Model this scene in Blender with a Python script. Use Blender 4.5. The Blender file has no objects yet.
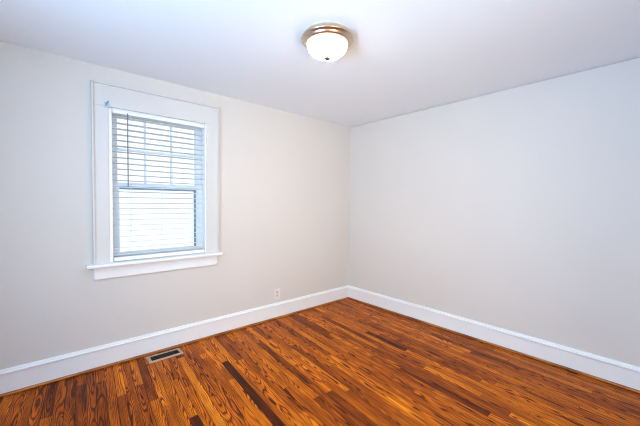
import bpy, bmesh, math, random
from mathutils import Vector, Matrix

random.seed(7)
scene = bpy.context.scene
COL = scene.collection

# ---------------------------------------------------------------- camera
H = 2.44                        # ceiling height; the far corner is the origin
F_PX, YAW, PITCH, ROLL = 308.64, 0.7213, -0.0316, 0.0093
CAM = Vector((-3.2279, -3.0394, 1.3584))
fwd = Vector((math.sin(YAW) * math.cos(PITCH), math.cos(YAW) * math.cos(PITCH), math.sin(PITCH)))
rgt = Vector((math.cos(YAW), -math.sin(YAW), 0))
upv = rgt.cross(fwd)
r2 = rgt * math.cos(ROLL) + upv * math.sin(ROLL)
u2 = upv * math.cos(ROLL) - rgt * math.sin(ROLL)
cam_data = bpy.data.cameras.new('camera')
cam_data.sensor_width = 36.0
cam_data.lens = F_PX / 640 * 36.0
cam_data.clip_start = 0.02
cam = bpy.data.objects.new('camera', cam_data)
m = Matrix((r2, u2, -fwd)).transposed().to_4x4()
m.translation = CAM
cam.matrix_world = m
COL.objects.link(cam)
scene.camera = cam
scene.cycles.filter_width = 1.1

# ---------------------------------------------------------------- sky, added fill lights, exposure
world = bpy.data.worlds.new('overcast sky')
scene.world = world
world.use_nodes = True
bg = world.node_tree.nodes['Background']
bg.inputs['Color'].default_value = (0.90, 0.96, 1.0, 1)
bg.inputs['Strength'].default_value = 1.25

def area_light(name, loc, aim, sx, sy, power, color, spread=180):
    d = bpy.data.lights.new(name, 'AREA')
    d.shape = 'RECTANGLE'; d.size = sx; d.size_y = sy
    d.energy = power; d.color = color; d.spread = math.radians(spread)
    o = bpy.data.objects.new(name, d)
    o.location = loc; o.rotation_euler = Vector(aim).to_track_quat('-Z', 'Y').to_euler()
    COL.objects.link(o)
    return o

X_REAR, Y_NEAR = -4.05, -3.75   # the two walls behind the camera
COOL = (0.64, 0.81, 1.0)
# added fill lamps behind the camera, at an unseen window and an unseen doorway
area_light('added_rear_fill', (X_REAR - 0.22, -2.25, 1.40), (0.93, 0, 0.05), 1.5, 1.35, 100, (0.50, 0.76, 0.99))
area_light('added_ceiling_fill', (X_REAR - 0.55, -2.25, 0.65), (0.68, 0, 0.73), 1.5, 1.2, 84, (0.13, 0.43, 1.0))  # aimed up, added to brighten the ceiling
area_light('added_corner_fill', (-2.40, Y_NEAR - 0.30, 1.10), (0.42, 0.90, 0.12), 0.85, 1.8, 14.6, (1.0, 0.89, 0.65), 85)  # warm fill added to brighten the far corner
LAMP_EMISSION = 105.0

vs = scene.view_settings
vs.view_transform = 'Standard'
vs.look = 'None'
vs.gamma = 1.0
vs.use_curve_mapping = False
vs.exposure = 0.0

# ---------------------------------------------------------------- materials
def lin(c):
    return tuple(((v / 255) / 12.92 if v <= 10 else (((v / 255) + 0.055) / 1.055) ** 2.4) for v in c) + (1,)

def new_mat(name):
    mt = bpy.data.materials.new(name)
    mt.use_nodes = True
    nt = mt.node_tree
    return mt, nt, nt.nodes['Principled BSDF']

def plain(name, rgb, rough=0.5, metal=0.0, spec=0.5, mottle=0.0, scale=3.0, bump=0.0, bscale=120):
    mt, nt, b = new_mat(name)
    b.inputs['Base Color'].default_value = lin(rgb)
    b.inputs['Roughness'].default_value = rough
    b.inputs['Metallic'].default_value = metal
    b.inputs['Specular IOR Level'].default_value = spec
    tc = nt.nodes.new('ShaderNodeTexCoord')
    if mottle:
        n = nt.nodes.new('ShaderNodeTexNoise')
        n.inputs['Scale'].default_value = scale; n.inputs['Detail'].default_value = 4
        nt.links.new(tc.outputs['Object'], n.inputs['Vector'])
        mr = nt.nodes.new('ShaderNodeMapRange')
        mr.inputs['From Min'].default_value = 0.3; mr.inputs['From Max'].default_value = 0.7
        mr.inputs['To Min'].default_value = 1 - mottle; mr.inputs['To Max'].default_value = 1 + mottle
        nt.links.new(n.outputs['Fac'], mr.inputs['Value'])
        mx = nt.nodes.new('ShaderNodeVectorMath'); mx.operation = 'SCALE'
        mx.inputs[0].default_value = lin(rgb)[:3]
        nt.links.new(mr.outputs['Result'], mx.inputs['Scale'])
        nt.links.new(mx.outputs['Vector'], b.inputs['Base Color'])
    if bump:
        n2 = nt.nodes.new('ShaderNodeTexNoise')
        n2.inputs['Scale'].default_value = bscale
        nt.links.new(tc.outputs['Object'], n2.inputs['Vector'])
        bp = nt.nodes.new('ShaderNodeBump')
        bp.inputs['Strength'].default_value = bump; bp.inputs['Distance'].default_value = 0.002
        nt.links.new(n2.outputs['Fac'], bp.inputs['Height'])
        nt.links.new(bp.outputs['Normal'], b.inputs['Normal'])
    return mt

M = {}
M['wall'] = plain('warm grey wall paint', (224, 218, 213), 0.75, spec=0.25, mottle=0.012, scale=1.6, bump=0.12, bscale=90)
M['ceiling'] = plain('white ceiling paint', (246, 250, 254), 0.85, spec=0.2, mottle=0.008, scale=1.5, bump=0.12, bscale=70)
M['trim'] = plain('white gloss trim paint', (249, 248, 249), 0.35, mottle=0.008, scale=6)
M['casing'] = plain('white satin casing paint', (221, 218, 216), 0.4, mottle=0.008, scale=6)
M['vinyl'] = plain('white sash with painted blue cast', (226, 238, 249), 0.4, mottle=0.01, scale=5)  # blue cast of the light put into the white sash colour
M['rim_grey'] = plain('blue grey screen edge', (128, 156, 182), 0.5, mottle=0.03, scale=9)
M['slat'] = plain('white blind slats', (248, 248, 248), 0.45, mottle=0.01, scale=8)
M['blade'] = plain('off white slat blades', (234, 234, 233), 0.5, mottle=0.01, scale=8)
M['cord'] = plain('pale blind cord', (225, 228, 230), 0.7, mottle=0.02, scale=40)
M['wand'] = plain('grey tilt wand', (118, 108, 108), 0.3, mottle=0.03, scale=20)
M['nickel'] = plain('brushed nickel', (212, 190, 166), 0.30, metal=1.0, mottle=0.04, scale=30)
M['finial'] = plain('dull nickel', (112, 104, 92), 0.5, metal=0.6, mottle=0.04, scale=30)
M['plate'] = plain('white outlet plastic', (240, 232, 230), 0.35, mottle=0.01, scale=20)
M['slot'] = plain('dark slots', (46, 42, 42), 0.6, mottle=0.05, scale=60)
M['face'] = plain('off white receptacle face', (214, 204, 206), 0.4, mottle=0.01, scale=40)
M['register'] = plain('tan metal register frame', (190, 164, 140), 0.4, metal=0.35, mottle=0.06, scale=30)
M['louvre'] = plain('dark brown louvres', (40, 28, 24), 0.5, metal=0.3, mottle=0.1, scale=60)
M['duct'] = plain('black duct', (12, 10, 10), 0.8, mottle=0.1, scale=20)
M['clip'] = plain('pale blue clip', (176, 204, 222), 0.25, mottle=0.05, scale=60)
M['clip_dark'] = plain('grey blue clip hook', (96, 128, 148), 0.3, mottle=0.05, scale=60)
M['added_ground'] = plain('added ground grey', (150, 150, 146), 0.95, mottle=0.25, scale=3.0, bump=0.5, bscale=60)

def glass_mat():
    mt, nt, b = new_mat('clear window glass')
    out = nt.nodes['Material Output']
    nt.nodes.remove(b)
    tr = nt.nodes.new('ShaderNodeBsdfTransparent'); tr.inputs['Color'].default_value = (0.97, 0.99, 1, 1)
    gl = nt.nodes.new('ShaderNodeBsdfGlossy'); gl.inputs['Roughness'].default_value = 0.03
    fr = nt.nodes.new('ShaderNodeFresnel'); fr.inputs['IOR'].default_value = 1.25
    mx = nt.nodes.new('ShaderNodeMixShader')
    nt.links.new(fr.outputs[0], mx.inputs[0]); nt.links.new(tr.outputs[0], mx.inputs[1]); nt.links.new(gl.outputs[0], mx.inputs[2])
    nt.links.new(mx.outputs[0], out.inputs['Surface'])
    return mt
M['glass'] = glass_mat()

def dome_mat():
    mt, nt, b = new_mat('lit frosted glass dome')
    b.inputs['Base Color'].default_value = (0.9, 0.88, 0.82, 1)
    b.inputs['Roughness'].default_value = 0.25
    tc = nt.nodes.new('ShaderNodeTexCoord')
    n = nt.nodes.new('ShaderNodeTexNoise'); n.inputs['Scale'].default_value = 9
    nt.links.new(tc.outputs['Object'], n.inputs['Vector'])
    cr = nt.nodes.new('ShaderNodeValToRGB')
    cr.color_ramp.elements[0].color = (1.0, 0.80, 0.60, 1); cr.color_ramp.elements[1].color = (1.0, 0.86, 0.68, 1)
    nt.links.new(n.outputs['Fac'], cr.inputs['Fac'])
    nt.links.new(cr.outputs['Color'], b.inputs['Emission Color'])
    # the bulbs shine down: the bottom of the bowl glows strongest
    ge = nt.nodes.new('ShaderNodeNewGeometry')
    sx = nt.nodes.new('ShaderNodeSeparateXYZ'); nt.links.new(ge.outputs['Normal'], sx.inputs[0])
    mr = nt.nodes.new('ShaderNodeMapRange')
    mr.inputs['From Min'].default_value = -1.0; mr.inputs['From Max'].default_value = -0.50
    mr.inputs['To Min'].default_value = LAMP_EMISSION; mr.inputs['To Max'].default_value = LAMP_EMISSION * 0.022
    nt.links.new(sx.outputs[2], mr.inputs['Value'])
    nt.links.new(mr.outputs['Result'], b.inputs['Emission Strength'])
    return mt
M['dome'] = dome_mat()

BW = 0.0573                     # floor board width
def floor_mat():
    mt, nt, b = new_mat('stained oak strip floor')
    N = nt.nodes.new; LK = nt.links.new
    def math_(op, a, c=None, d=None):
        n = N('ShaderNodeMath'); n.operation = op
        for i, v in enumerate((a, c, d)):
            if v is None: continue
            if isinstance(v, (int, float)): n.inputs[i].default_value = v
            else: LK(v, n.inputs[i])
        return n.outputs[0]
    uv = N('ShaderNodeUVMap'); uv.uv_map = 'board'
    s = N('ShaderNodeSeparateXYZ'); LK(uv.outputs[0], s.inputs[0])
    U, V = s.outputs[0], s.outputs[1]
    uv2 = N('ShaderNodeUVMap'); uv2.uv_map = 'ends'
    s2 = N('ShaderNodeSeparateXYZ'); LK(uv2.outputs[0], s2.inputs[0])
    E1, E2 = s2.outputs[0], s2.outputs[1]
    at = N('ShaderNodeAttribute'); at.attribute_name = 'rnd'
    s3 = N('ShaderNodeSeparateColor'); LK(at.outputs['Color'], s3.inputs[0])
    R, G, B = s3.outputs[0], s3.outputs[1], s3.outputs[2]
    at2 = N('ShaderNodeAttribute'); at2.attribute_name = 'tone'
    tone = at2.outputs['Fac']
    seed = math_('MULTIPLY', G, 60.0)
    def noise(su, sv, detail=2.0, off=0.0, dist=0.0):
        c = N('ShaderNodeCombineXYZ')
        LK(math_('MULTIPLY', U, su), c.inputs[0])
        LK(math_('MULTIPLY', V, sv), c.inputs[1])
        LK(math_('ADD', seed, off), c.inputs[2])
        n = N('ShaderNodeTexNoise'); n.inputs['Scale'].default_value = 1.0
        n.inputs['Detail'].default_value = detail; n.inputs['Distortion'].default_value = dist
        LK(c.outputs[0], n.inputs['Vector'])
        return n.outputs['Fac']
    # annual rings cut by the board face: parabolas along the board, wobbled
    c0 = math_('MULTIPLY', math_('SUBTRACT', R, 0.5), 0.09)
    du = math_('SUBTRACT', U, c0)
    K = math_('MULTIPLY_ADD', B, 2600.0, 1500.0)
    ph = math_('MULTIPLY', math_('MULTIPLY', du, du), K)
    wob = noise(13.0, 2.6, 1.5)
    ph = math_('ADD', ph, math_('MULTIPLY', wob, 7.0))
    ph = math_('ADD', ph, math_('MULTIPLY', V, math_('MULTIPLY_ADD', R, 16.0, -8.0)))
    fine = noise(160.0, 12.0, 2.0, 7.0)
    ph = math_('ADD', ph, math_('MULTIPLY', fine, 0.28))
    saw = math_('FRACT', ph)
    cr = N('ShaderNodeValToRGB')
    e = cr.color_ramp.elements
    e[0].position = 0.0; e[0].color = (0.0, 0, 0, 1)
    e[1].position = 1.0; e[1].color = (0.15, .15, .15, 1)
    for p, v in ((0.10, 0.0), (0.34, 0.70), (0.55, 1.0), (0.88, 0.9)):
        k = e.new(p); k.color = (v, v, v, 1)
    LK(saw, cr.inputs['Fac'])
    ring = cr.outputs['Color']
    # contrast of the figure differs by board
    amp = math_('MULTIPLY_ADD', B, 0.30, 0.62)
    fig = math_('SUBTRACT', 1.0, math_('MULTIPLY', amp, math_('SUBTRACT', 1.0, ring)))
    pores = noise(330.0, 7.0, 3.0, 3.0)
    pm = N('ShaderNodeMapRange'); LK(pores, pm.inputs['Value'])
    pm.inputs['From Min'].default_value = 0.32; pm.inputs['From Max'].default_value = 0.62
    pm.inputs['To Min'].default_value = 0.62; pm.inputs['To Max'].default_value = 1.0
    blot = noise(30.0, 4.0, 2.0, 11.0)
    bm_ = N('ShaderNodeMapRange'); LK(blot, bm_.inputs['Value'])
    bm_.inputs['From Min'].default_value = 0.3; bm_.inputs['From Max'].default_value = 0.7
    bm_.inputs['To Min'].default_value = -0.12; bm_.inputs['To Max'].default_value = 0.14
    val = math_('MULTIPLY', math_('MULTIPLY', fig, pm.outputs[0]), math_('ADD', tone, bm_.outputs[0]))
    ramp = N('ShaderNodeValToRGB')
    q = ramp.color_ramp.elements
    q[0].position = 0.0; q[0].color = lin((40, 12, 2))
    q[1].position = 1.0; q[1].color = lin((255, 172, 48))
    for p, c in ((0.2, (92, 34, 4)), (0.42, (172, 80, 8)), (0.62, (222, 116, 10)), (0.8, (246, 144, 20))):
        k = q.new(p); k.color = lin(c)
    LK(val, ramp.inputs['Fac'])
    # seams between boards and at board ends
    au = math_('ABSOLUTE', U)
    seam = math_('GREATER_THAN', au, BW / 2 - 0.0017)
    seam = math_('MAXIMUM', seam, math_('LESS_THAN', math_('MINIMUM', E1, E2), 0.0010))
    mx = N('ShaderNodeMix'); mx.data_type = 'RGBA'
    LK(math_('MULTIPLY', seam, 0.85), mx.inputs['Factor'])
    LK(ramp.outputs['Color'], mx.inputs['A']); mx.inputs['B'].default_value = lin((24, 8, 3))
    LK(mx.outputs['Result'], b.inputs['Base Color'])
    b.inputs['Roughness'].default_value = 0.40
    b.inputs['Specular IOR Level'].default_value = 0.10
    bp = N('ShaderNodeBump'); bp.inputs['Strength'].default_value = 0.10; bp.inputs['Distance'].default_value = 0.0015
    LK(math_('SUBTRACT', math_('MULTIPLY', wob, 0.5), math_('MULTIPLY', seam, 1.0)), bp.inputs['Height'])
    LK(bp.outputs['Normal'], b.inputs['Normal'])
    return mt
M['floor'] = floor_mat()

def shoe_mat():
    mt, nt, b = new_mat('stained shoe moulding wood')
    tc = nt.nodes.new('ShaderNodeTexCoord')
    mp = nt.nodes.new('ShaderNodeMapping'); mp.inputs['Scale'].default_value = (5, 5, 120)
    nt.links.new(tc.outputs['Object'], mp.inputs['Vector'])
    n = nt.nodes.new('ShaderNodeTexNoise'); n.inputs['Scale'].default_value = 1.0; n.inputs['Detail'].default_value = 4
    nt.links.new(mp.outputs[0], n.inputs['Vector'])
    cr = nt.nodes.new('ShaderNodeValToRGB')
    cr.color_ramp.elements[0].position = 0.3; cr.color_ramp.elements[0].color = lin((104, 48, 20))
    cr.color_ramp.elements[1].position = 0.75; cr.color_ramp.elements[1].color = lin((216, 136, 70))
    nt.links.new(n.outputs['Fac'], cr.inputs['Fac'])
    nt.links.new(cr.outputs['Color'], b.inputs['Base Color'])
    b.inputs['Roughness'].default_value = 0.32
    return mt
M['shoe'] = shoe_mat()

# ---------------------------------------------------------------- mesh helpers
def link(name, bm, mat, parent=None, smooth=False):
    me = bpy.data.meshes.new(name)
    bmesh.ops.recalc_face_normals(bm, faces=bm.faces)
    if smooth:
        for f in bm.faces: f.smooth = True
    bm.to_mesh(me); bm.free()
    for mm in (mat if isinstance(mat, (list, tuple)) else [mat]):
        me.materials.append(mm)
    o = bpy.data.objects.new(name, me)
    COL.objects.link(o)
    if parent is not None: o.parent = parent
    return o

def box(bm, x0, x1, y0, y1, z0, z1, bev=0.0, mi=0, seg=2):
    t = bmesh.new()
    vs_ = [t.verts.new((x, y, z)) for x in (x0, x1) for y in (y0, y1) for z in (z0, z1)]
    for f in ((0, 1, 3, 2), (4, 6, 7, 5), (0, 4, 5, 1), (2, 3, 7, 6), (0, 2, 6, 4), (1, 5, 7, 3)):
        t.faces.new([vs_[i] for i in f])
    bmesh.ops.recalc_face_normals(t, faces=t.faces)
    if bev: bmesh.ops.bevel(t, geom=t.edges[:], offset=bev, segments=seg, affect='EDGES', profile=0.5)
    for f in t.faces: f.material_index = mi
    tmp = bpy.data.meshes.new('tmp'); t.to_mesh(tmp); t.free()
    bm.from_mesh(tmp); bpy.data.meshes.remove(tmp)
    return bm

def extrude_profile(bm, pts, p0, p1, out, up=Vector((0, 0, 1)), m0=0.0, m1=0.0):
    """sweep a closed 2-D profile (outward, up) from p0 to p1; m0/m1 mitre each end by outward*m along the run"""
    p0, p1, out = Vector(p0), Vector(p1), Vector(out)
    d = (p1 - p0).normalized()
    rings = []
    for p, mm in ((p0, m0), (p1, -m1)):
        rings.append([bm.verts.new(p + out * a + up * c + d * (mm * a)) for a, c in pts])
    n = len(pts)
    for i in range(n):
        bm.faces.new((rings[0][i], rings[0][(i + 1) % n], rings[1][(i + 1) % n], rings[1][i]))
    bm.faces.new(rings[0]); bm.faces.new(rings[1])

def lathe(bm, prof, seg=64, center=(0, 0, 0)):
    cx, cy, cz = center
    rings = []
    for r, z in prof:
        if r < 1e-6: rings.append([bm.verts.new((cx, cy, cz + z))])
        else: rings.append([bm.verts.new((cx + r * math.cos(2 * math.pi * k / seg), cy + r * math.sin(2 * math.pi * k / seg), cz + z)) for k in range(seg)])
    for a, c in zip(rings, rings[1:]):
        for k in range(seg):
            k2 = (k + 1) % seg
            if len(a) == 1: bm.faces.new((a[0], c[k], c[k2]))
            elif len(c) == 1: bm.faces.new((a[k], a[k2], c[0]))
            else: bm.faces.new((a[k], a[k2], c[k2], c[k]))

def cyl(bm, p0, p1, r, seg=12):
    p0, p1 = Vector(p0), Vector(p1)
    d = (p1 - p0).normalized()
    a = d.orthogonal().normalized(); c = d.cross(a)
    rg = [[bm.verts.new(p + (a * math.cos(2 * math.pi * k / seg) + c * math.sin(2 * math.pi * k / seg)) * r) for k in range(seg)] for p in (p0, p1)]
    for k in range(seg):
        bm.faces.new((rg[0][k], rg[0][(k + 1) % seg], rg[1][(k + 1) % seg], rg[1][k]))
    bm.faces.new(rg[0]); bm.faces.new(rg[1])

def empty(name, loc=(0, 0, 0)):
    o = bpy.data.objects.new(name, None)
    o.location = loc
    o.empty_display_size = 0.1
    COL.objects.link(o)
    return o

def tag(o, label, cat, group=None):
    o['label'] = label; o['category'] = cat
    if group: o['group'] = group
    return o

def structure(o, label=None):
    o['kind'] = 'structure'
    if label: o['label'] = label
    return o

# ---------------------------------------------------------------- room shell
T = 0.14
OX0, OX1, OZ0, OZ1 = -2.862, -2.056, 0.850, 2.122        # opening of the visible window

bm = bmesh.new()                                          # left wall, round the window
box(bm, X_REAR - T, OX0, 0, T, 0, H)
box(bm, OX1, T, 0, T, 0, H)
box(bm, OX0, OX1, 0, T, 0, OZ0)
box(bm, OX0, OX1, 0, T, OZ1, H)
structure(link('wall_left', bm, M['wall']), 'warm grey painted wall with the window')

bm = bmesh.new()                                          # right wall; its face stops a hair short of the ceiling
box(bm, 0.012, T, Y_NEAR - T, 0, 0, H)
box(bm, 0, 0.012, Y_NEAR, 0, 0, H - 0.006)
structure(link('wall_right', bm, M['wall']), 'blank warm grey painted wall on the right')

def wall_with_holes(name, axis, a0, a1, holes, label):
    """a wall behind the camera; holes = (from, to, sill height, head height) along it"""
    bm = bmesh.new()
    def bx(p, q, z0, z1):
        if axis == 'x': box(bm, X_REAR - T, X_REAR, p, q, z0, z1)
        else: box(bm, p, q, Y_NEAR - T, Y_NEAR, z0, z1)
    at_ = a0
    for h0, h1, z0, z1 in holes:
        bx(at_, h0, 0, H)
        if z0 > 0: bx(h0, h1, 0, z0)
        bx(h0, h1, z1, H)
        at_ = h1
    bx(at_, a1, 0, H)
    structure(link(name, bm, M['wall']), label)
def plain_sash(name, axis, h0, h1):
    f = bmesh.new()
    def fx(p, q, z0, z1, d0=0.03, d1=0.08):
        if axis == 'x': box(f, X_REAR - d1, X_REAR - d0, p, q, z0, z1, 0.003)
        else: box(f, p, q, Y_NEAR - d1, Y_NEAR - d0, z0, z1, 0.003)
    fx(h0, h0 + 0.05, 0.85, 2.12); fx(h1 - 0.05, h1, 0.85, 2.12)
    fx(h0, h1, 0.85, 0.90); fx(h0, h1, 2.07, 2.12); fx(h0, h1, 1.46, 1.51)
    structure(link(name, f, M['trim']))
wall_with_holes('wall_rear', 'x', Y_NEAR, 0.0, [(-2.95, -1.55, 0.85, 2.12)], 'warm grey wall behind the camera')
wall_with_holes('wall_near', 'y', X_REAR - T, 0.0, [(-2.85, -1.95, 0.0, 2.05)], 'warm grey wall beside the camera')
plain_sash('added_rear_window', 'x', -2.95, -1.55)  # unseen window added for the cool fill lights
f_ = bmesh.new()                                          # casing of a doorway added to let the fill light in
box(f_, -2.95, -2.85, Y_NEAR, Y_NEAR + 0.02, 0, 2.05, 0.003); box(f_, -1.95, -1.85, Y_NEAR, Y_NEAR + 0.02, 0, 2.05, 0.003)
box(f_, -2.95, -1.85, Y_NEAR, Y_NEAR + 0.02, 2.05, 2.17, 0.003)
structure(link('added_doorway', f_, M['trim']), 'cased doorway added for the fill light')

bm = bmesh.new()
box(bm, X_REAR - T, T, Y_NEAR - T, T, H, H + 0.1)
structure(link('ceiling', bm, M['ceiling']), 'flat white painted ceiling')

bm = bmesh.new()
box(bm, -14, 10, T + 0.01, 12.5, -1.1, -0.9)  # out of view, added to darken the slat undersides
structure(link('ground', bm, M['added_ground']), 'unseen ground added to darken the undersides of the slats')

# floor: strip boards in one mesh, slightly askew to the walls
ANG = math.atan(0.075)
U0 = -1.3020                                              # one board edge: x - 0.075*y
special = {}                                              # board row -> (start y, end y, tone); rows count from the edge U0
def row_of(u): return math.floor((u - U0) / BW)
for u, y0, y1, tone in ((-2.075, -0.566, -2.4, 0.16), (-2.132, -0.847, -2.5, 0.80), (-1.330, -1.653, -3.3, 0.88),
                        (-1.502, -0.75, -1.529, 0.82), (-0.70, -2.47, -3.2, 0.80), (-0.643, -0.95, -1.453, 0.22),
                        (-2.477, -1.08, -1.8, 0.22), (-1.96, -0.62, -1.75, 0.74), (-2.018, -0.9, -2.2, 0.66),
                        (-1.617, -1.45, -2.3, 0.40), (-1.387, -1.2, -1.9, 0.56), (-0.93, -1.6, -2.3, 0.34),
                        (-3.05, -0.2, -0.8, 0.36), (-2.99, -0.05, -0.9, 0.50), (-2.19, -0.4, -1.2, 0.62)):
    special.setdefault(row_of(u), []).append((y0, y1, tone))
fb = bmesh.new()
uvb = fb.loops.layers.uv.new('board'); uve = fb.loops.layers.uv.new('ends')
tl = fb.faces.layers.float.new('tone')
rl = fb.faces.layers.float_color.new('rnd')
def add_board(row, ya, yb, tone, rnd):
    """ya > yb; u = x - 0.075*y across"""
    ua, ub = U0 + row * BW, U0 + (row + 1) * BW
    vs_ = []
    for u, y in ((ua, yb), (ub, yb), (ub, ya), (ua, ya)):
        vs_.append(fb.verts.new((u + 0.075 * y, y, 0)))
    f = fb.faces.new(vs_)
    L_ = ya - yb
    for lp, (u, e1) in zip(f.loops, ((-BW / 2, L_), (BW / 2, L_), (BW / 2, 0), (-BW / 2, 0))):
        lp[uvb].uv = (u, lp.vert.co.y)
        lp[uve].uv = (e1, L_ - e1)
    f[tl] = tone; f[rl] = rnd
rows = range(row_of(X_REAR - 0.1) - 1, row_of(0.4) + 3)
for row in rows:
    sp = sorted(special.get(row, []), key=lambda t: -t[0])
    y = 0.02 + random.uniform(0, 0.9)
    while y > Y_NEAR - 0.1:
        nxt = y - random.uniform(0.45, 1.5)
        tone = min(0.98, max(0.34, random.gauss(0.675, 0.135) - (0.10 if U0 + row * BW < -2.65 else 0)))  # dimmer light by the left wall put into these boards' tone
        if sp and y <= sp[0][0] + 1e-6:
            nxt, tone = sp[0][1], sp[0][2]; sp.pop(0)
        elif sp and nxt < sp[0][0]:
            nxt = sp[0][0]
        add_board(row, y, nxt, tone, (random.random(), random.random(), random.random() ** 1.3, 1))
        y = nxt
for co, no in (((0, 0, 0), (1, 0, 0)), ((0, 0, 0), (0, 1, 0)), ((X_REAR, 0, 0), (-1, 0, 0)), ((0, Y_NEAR, 0), (0, -1, 0))):
    bmesh.ops.bisect_plane(fb, geom=fb.verts[:] + fb.edges[:] + fb.faces[:], plane_co=co, plane_no=no, clear_outer=True)
for f in fb.faces:
    f.normal_update()
    if f.normal.z < 0: f.normal_flip()
box(fb, X_REAR - T, T, Y_NEAR - T, T, -0.12, -0.0005)
floor = structure(link('floor', fb, M['floor']), 'glossy orange brown stained oak strip floor')

# ---------------------------------------------------------------- baseboards and shoe mouldings
BT = 0.016
cap = [(0, 0.148), (BT, 0.148), (0.023, 0.152), (0.024, 0.158), (0.020, 0.163), (0.014, 0.166), (0.013, 0.172), (0.009, 0.180), (0, 0.182)]
board = [(0, 0.012), (BT, 0.012), (BT, 0.146), (BT - 0.002, 0.148), (0, 0.148)]
shoe = [(0, 0), (0.006, 0), (0.005, 0.006), (0.021, 0.006), (0.0205, 0.009), (0.0165, 0.0115), (0.013, 0.0145), (0.008, 0.0172), (0.003, 0.0182), (0, 0.0184)]
def baseboard(name, trim, p0, p1, out, m0, m1, joint=None):
    bm = bmesh.new()
    extrude_profile(bm, board, p0, p1, out, m0=m0, m1=m1)
    if joint is None:
        extrude_profile(bm, cap, p0, p1, out, m0=m0, m1=m1)
    else:                                                  # a butt joint in the cap; the nearer length sits a touch proud
        j0, j1 = joint
        extrude_profile(bm, cap, p0, j0, out, m0=m0)
        extrude_profile(bm, [(0, 0.1545), (0.004, 0.1545), (0.0275, 0.1545), (0.0275, 0.160), (0.022, 0.165), (0.015, 0.168), (0.014, 0.174), (0.010, 0.181), (0, 0.184)], j1, p1, out, m1=m1)
    b_ = structure(link(name, bm, M['trim']))
    bm = bmesh.new()
    o2 = Vector(out) * BT
    extrude_profile(bm, shoe, Vector(p0) + o2, Vector(p1) + o2, out, m0=m0, m1=m1)
    s_ = structure(link(trim, bm, M['shoe']))
    for f in s_.data.polygons: f.use_smooth = False
    return b_, s_
# mitred at the far corner: the profile shortens by its own depth
bl, s1 = baseboard('baseboard_left', 'trim_1', (X_REAR, 0, 0), (0, 0, 0), (0, -1, 0), 1, 1)
br, s2_ = baseboard('baseboard_right', 'trim_2', (0, 0, 0), (0, Y_NEAR, 0), (-1, 0, 0), 1, 0, joint=((0, -2.000, 0), (0, -2.0012, 0)))
brr, s3_ = baseboard('baseboard_rear', 'trim_3', (X_REAR, Y_NEAR, 0), (X_REAR, 0, 0), (1, 0, 0), 0, 1)
brr['label'] = 'tall white baseboard behind the camera'; s3_['label'] = 'stained wood shoe moulding behind the camera'
bl['label'] = 'tall white baseboard below the window'; br['label'] = 'tall white baseboard below the blank wall'
s1['label'] = 'stained wood shoe moulding below the window wall'; s2_['label'] = 'stained wood shoe moulding below the blank wall'

# ---------------------------------------------------------------- the window
win = structure(empty('window_1', ((OX0 + OX1) / 2, 0, OZ0)), 'white double hung window with wide flat casing')
wloc = Vector(win.location)
def wpart(name, bm, mat, parent=win, smooth=False):
    bmesh.ops.translate(bm, vec=-wloc, verts=bm.verts)
    return link(name, bm, mat, parent, smooth)

CX0, CX1, CZ1 = -2.968, -1.944, 2.304                     # outer edges of the casing
SILL = 0.857
bm = bmesh.new()
CT = 0.026
box(bm, CX0 + 0.012, OX0 + 0.004, -CT, 0, SILL, OZ1, 0.002)
box(bm, OX1 - 0.004, CX1 - 0.012, -CT, 0, SILL, OZ1, 0.002)
box(bm, CX0 + 0.012, CX1 - 0.012, -CT - 0.001, 0, OZ1, CZ1 - 0.012, 0.002)
wpart('casing', bm, M['casing'])
bm = bmesh.new()                                          # raised back band round the outer edge
BD = 0.044
box(bm, CX0, CX0 + 0.014, -BD, 0, SILL, CZ1, 0.004)
box(bm, CX1 - 0.014, CX1, -BD, 0, SILL, CZ1, 0.004)
box(bm, CX0, CX1, -BD, 0, CZ1 - 0.015, CZ1, 0.004)
wpart('back_band', bm, M['casing'])
bm = bmesh.new()                                          # stool with horns past the casing
box(bm, -3.014, -1.918, -0.080, 0, SILL - 0.027, SILL, 0.007, seg=3)
box(bm, OX0, OX1, -0.004, 0.075, SILL - 0.027, SILL)
wpart('sill', bm, M['trim'])
bm = bmesh.new()                                          # apron, rounded at its lower corners and edge
ax0, ax1, az0, az1 = -2.966, -1.947, 0.724, SILL - 0.027
r_ = 0.022
out = [(ax0, az1)] + [(ax0 + r_ - r_ * math.cos(t), az0 + r_ - r_ * math.sin(t)) for t in [math.pi / 2 * k / 6 for k in range(7)]] \
    + [(ax1 - r_ + r_ * math.sin(t), az0 + r_ - r_ * math.cos(t)) for t in [math.pi / 2 * k / 6 for k in range(7)]] + [(ax1, az1)]
rings = []
cxm, czm = (ax0 + ax1) / 2, az1
for y, inset in ((0, 0), (-0.014, 0), (-0.019, 0.003), (-0.022, 0.009)):
    ring = []
    for x, z in out:
        xx = x + (inset if x < cxm else -inset)
        zz = z + (inset if z < az1 - 1e-6 else 0)
        ring.append(bm.verts.new((xx, y, zz)))
    rings.append(ring)
n = len(out)
for a, c in zip(rings, rings[1:]):
    for i in range(n): bm.faces.new((a[i], a[(i + 1) % n], c[(i + 1) % n], c[i]))
bm.faces.new(rings[0]); bm.faces.new(rings[-1])
wpart('apron', bm, M['trim'])
bm = bmesh.new()                                          # jamb lining and stops
JY = T
box(bm, OX0, OX0 + 0.014, -0.001, JY, SILL, OZ1); box(bm, OX1 - 0.014, OX1, -0.001, JY, SILL, OZ1)
box(bm, OX0 + 0.014, OX1 - 0.014, -0.001, JY, OZ1 - 0.014, OZ1)

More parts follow.
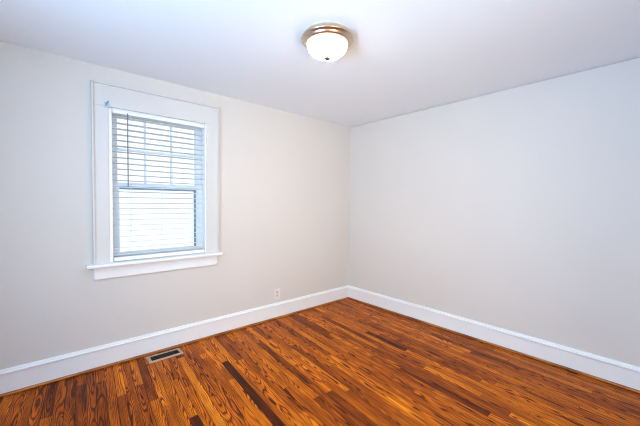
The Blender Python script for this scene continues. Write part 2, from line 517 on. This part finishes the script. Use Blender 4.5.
box(bm, OX0, OX1, 0.075, JY + 0.03, OZ0 - 0.045, SILL - 0.002)
wpart('jamb', bm, M['trim'])
bm = bmesh.new()                                          # inner stops beside the blind
box(bm, OX0 + 0.002, OX0 + 0.030, -0.014, 0.049, SILL, OZ1 - 0.002, 0.003)
box(bm, OX1 - 0.018, OX1 - 0.002, -0.014, 0.049, SILL, OZ1 - 0.002, 0.003)
wpart('inner_stop', bm, M['trim'])

def sash(name, y0, y1, z0, z1, gx0, gx1, gz0, gz1, muntins, rim):
    bm = bmesh.new()
    sx0, sx1 = OX0 + 0.015, OX1 - 0.015
    box(bm, sx0, gx0, y0, y1, z0, z1, 0.003); box(bm, gx1, sx1, y0, y1, z0, z1, 0.003)
    box(bm, gx0 - 0.004, gx1 + 0.004, y0, y1, z0, gz0, 0.003); box(bm, gx0 - 0.004, gx1 + 0.004, y0, y1, gz1, z1, 0.003)
    s_ = wpart(name, bm, M['vinyl'])
    g = bmesh.new(); ym = (y0 + y1) / 2
    box(g, gx0 - 0.004, gx1 + 0.004, ym - 0.002, ym + 0.002, gz0 - 0.004, gz1 + 0.004)
    o = wpart('glass', g, M['glass'], s_)
    for k in muntins:
        b_ = bmesh.new()
        kind, v = k
        if kind == 'v': box(b_, v - 0.008, v + 0.008, ym - 0.012, ym + 0.012, gz0, gz1, 0.003)
        else: box(b_, gx0, gx1, ym - 0.0122, ym + 0.0122, v - 0.010, v + 0.010, 0.003)
        wpart('muntin', b_, M['vinyl'], s_)
    if rim:
        b_ = bmesh.new()
        for a in ((gx1 - 0.014, gx1, gz0, gz1), (gx0, gx1, gz1 - 0.014, gz1)):  # grey strip along the top and right of the glass only
            box(b_, a[0], a[1], ym - 0.010, ym + 0.016, a[2], a[3], 0.002)
        wpart('glass_rim', b_, M['rim_grey'], s_)['label'] = 'blue grey strip at two edges of the glass'
    return s_
sash('upper_sash', 0.090, 0.122, 1.478, OZ1 - 0.015, -2.782, -2.128, 1.520, 2.086, (('v', -2.569), ('v', -2.347), ('h', 1.806)), False)
sash('lower_sash', 0.052, 0.084, SILL, 1.514, -2.775, -2.136, 0.925, 1.476, (), True)

# ---------------------------------------------------------------- the blind
blind = tag(empty('window_blind', ((OX0 + OX1) / 2, 0.008, OZ1 - 0.014)), 'white horizontal slat blind lowered over the window, slats open', 'blind')
bloc = Vector(blind.location)
def bpart(name, bm, mat, parent=blind, smooth=False):
    bmesh.ops.translate(bm, vec=-bloc, verts=bm.verts)
    return link(name, bm, mat, parent, smooth)
BX0, BX1 = OX0 + 0.034, OX1 - 0.022
BY = 0.012
bm = bmesh.new()
box(bm, BX0, BX1, BY - 0.032, BY + 0.026, OZ1 - 0.042, OZ1 - 0.0145, 0.003)
bpart('headrail', bm, M['slat'])
bm = bmesh.new()
def slat(z, tilt=0.0):
    pts = []
    for k in range(7):
        t = -1 + 2 * k / 6
        pts.append((t * 0.0245, 0.0022 * (1 - t * t) + tilt * t * 0.0245))
    top = [(a, c + 0.0013) for a, c in pts]; bot = [(a, c - 0.0013) for a, c in reversed(pts)]
    prof = top + bot
    rg = [[bm.verts.new((x, BY - a, z + c)) for a, c in prof] for x in (BX0 + 0.002, BX1 - 0.002)]
    nn = len(prof)
    for i in range(nn): bm.faces.new((rg[0][i], rg[0][(i + 1) % nn], rg[1][(i + 1) % nn], rg[1][i]))
    bm.faces.new(rg[0]); bm.faces.new(rg[1])
for k in range(24):
    slat(2.054 - 0.0473 * k, 0.09)
for z in (0.914,):
    slat(z)
bpart('slats', bm, M['blade'])
bm = bmesh.new()
box(bm, BX0, BX1, BY - 0.026, BY + 0.026, 0.861, 0.893, 0.005)
bpart('bottom_rail', bm, M['slat'])
for x in (-2.70, -2.455, -2.205):
    bm = bmesh.new()
    for yy in (BY - 0.0262, BY + 0.0262):
        cyl(bm, (x, yy, OZ1 - 0.046), (x, yy, 0.900), 0.0011, 8)
    bpart('ladder_cord', bm, M['cord'])
bm = bmesh.new()
cyl(bm, (-2.722, BY - 0.034, 2.090), (-2.724, BY - 0.036, 1.482), 0.0042, 10)
cyl(bm, (-2.722, BY - 0.024, 2.094), (-2.722, BY - 0.036, 2.088), 0.0025, 8)
bpart('tilt_wand', bm, M['wand'])['label'] = 'thin grey tilt wand'

# small clip on the casing
clip = tag(empty('casing_clip', (-2.866, -CT, 2.135)), 'tiny pale blue clip on the casing at the upper end of the blind', 'clip')
bm = bmesh.new()
box(bm, -0.016, 0.016, -0.004, 0, -0.024, 0.018, 0.0015)
link('backing', bm, M['clip'], clip)
bm = bmesh.new()
cyl(bm, (-0.005, -0.004, -0.010), (0.001, -0.016, 0.012), 0.0035, 10)
cyl(bm, (0.001, -0.016, 0.012), (0.010, -0.006, 0.028), 0.0035, 10)
link('hook', bm, M['clip_dark'], clip)['label'] = 'darker grey blue hook'

# ---------------------------------------------------------------- ceiling light
LX, LY = -1.861, -1.541
lamp = tag(empty('ceiling_light', (LX, LY, H)), 'round brushed nickel flush ceiling light with lit white dome', 'ceiling light')
bm = bmesh.new()
lathe(bm, [(0, 0), (0.148, 0), (0.152, -0.004), (0.158, -0.011), (0.165, -0.020), (0.1685, -0.027), (0.1685, -0.032), (0.165, -0.036), (0.156, -0.038),
           (0.152, -0.041), (0.150, -0.047), (0.144, -0.054), (0.136, -0.058), (0.130, -0.056), (0.128, -0.040), (0, -0.040)], 72)
link('canopy_ring', bm, M['nickel'], lamp, True)
bm = bmesh.new()
pr = [(0.129, -0.050)]
for k in range(1, 17):
    t = math.pi / 2 * k / 16
    pr.append((0.133 * math.cos(t), -0.057 - 0.087 * math.sin(t)))
pr[-1] = (0, -0.144)
lathe(bm, pr, 72)
link('glass_dome', bm, M['dome'], lamp, True)
bm = bmesh.new()
lathe(bm, [(0, -0.139), (0.021, -0.140), (0.0225, -0.146), (0.017, -0.151), (0.009, -0.154), (0, -0.155)], 24)
link('finial', bm, M['finial'], lamp, True)

# ---------------------------------------------------------------- outlet
out_ = tag(empty('electrical_outlet', (-1.220, 0, 0.287)), 'white duplex wall outlet just above the baseboard', 'outlet')
bm = bmesh.new()
box(bm, -0.040, 0.040, -0.0065, 0, -0.062, 0.062, 0.003)
link('cover_plate', bm, M['plate'], out_)
for zc in (0.0195, -0.0195):
    bm = bmesh.new()
    pts = []
    for k in range(24):
        t = 2 * math.pi * k / 24
        pts.append((max(-0.0165, min(0.0165, 0.020 * math.cos(t))), zc + 0.0140 * math.sin(t)))
    a = [bm.verts.new((x, -0.0060, z)) for x, z in pts]; c = [bm.verts.new((x, -0.0082, z)) for x, z in pts]
    for i in range(24): bm.faces.new((a[i], a[(i + 1) % 24], c[(i + 1) % 24], c[i]))
    bm.faces.new(a); bm.faces.new(c)
    rc = link('receptacle', bm, M['face'], out_)
    bm = bmesh.new()
    box(bm, -0.0075, -0.0055, -0.0085, -0.0078, zc - 0.001, zc + 0.0075)
    box(bm, 0.0055, 0.0075, -0.0085, -0.0078, zc, zc + 0.0070)
    cyl(bm, (0, -0.0078, zc - 0.0075), (0, -0.0085, zc - 0.0075), 0.0026, 10)
    link('slots', bm, M['slot'], rc)
bm = bmesh.new()
cyl(bm, (0, -0.0060, 0), (0, -0.0078, 0), 0.0035, 14)
link('screw', bm, M['nickel'], out_)

# ---------------------------------------------------------------- floor register
VX0, VX1, VY0, VY1 = -2.612, -2.334, -0.191, -0.057
reg = tag(empty('floor_register', ((VX0 + VX1) / 2, (VY0 + VY1) / 2, 0)), 'tan metal floor vent with dark louvres set beside the baseboard', 'floor vent')
hx, hy = (VX1 - VX0) / 2, (VY1 - VY0) / 2
bm = bmesh.new()
outer0 = [(-hx, -hy, 0), (hx, -hy, 0), (hx, hy, 0), (-hx, hy, 0)]
def rect(ax, ay, z): return [(-ax, -ay, z), (ax, -ay, z), (ax, ay, z), (-ax, ay, z)]
fw = 0.026
loops = [rect(hx, hy, 0.0003), rect(hx - 0.003, hy - 0.003, 0.0045), rect(hx - fw + 0.004, hy - fw + 0.004, 0.0062), rect(hx - fw, hy - fw, 0.0052), rect(hx - fw, hy - fw, 0.0003)]
vr = [[bm.verts.new(p) for p in l] for l in loops]
for a, c in zip(vr, vr[1:]):
    for i in range(4): bm.faces.new((a[i], a[(i + 1) % 4], c[(i + 1) % 4], c[i]))
link('frame', bm, M['register'], reg)
bm = bmesh.new()
box(bm, -hx + fw, hx - fw, -hy + fw, hy - fw, 0.0003, 0.0009)
link('duct_opening', bm, M['duct'], reg)
bm = bmesh.new()
nl = 22
for k in range(nl):
    x = -hx + fw + (k + 0.5) * (2 * (hx - fw)) / nl
    v_ = [bm.verts.new(p) for p in ((x - 0.0025, -hy + fw, 0.0009), (x - 0.0013, -hy + fw, 0.0009), (x + 0.0026, -hy + fw, 0.0050), (x + 0.0014, -hy + fw, 0.0050),
                                    (x - 0.0025, hy - fw, 0.0009), (x - 0.0013, hy - fw, 0.0009), (x + 0.0026, hy - fw, 0.0050), (x + 0.0014, hy - fw, 0.0050))]
    for q in ((0, 1, 2, 3), (7, 6, 5, 4), (0, 4, 5, 1), (1, 5, 6, 2), (2, 6, 7, 3), (3, 7, 4, 0)):
        bm.faces.new([v_[i] for i in q])
box(bm, -hx + fw, hx - fw, -0.0022, 0.0022, 0.0009, 0.0055)
link('louvres', bm, M['louvre'], reg)
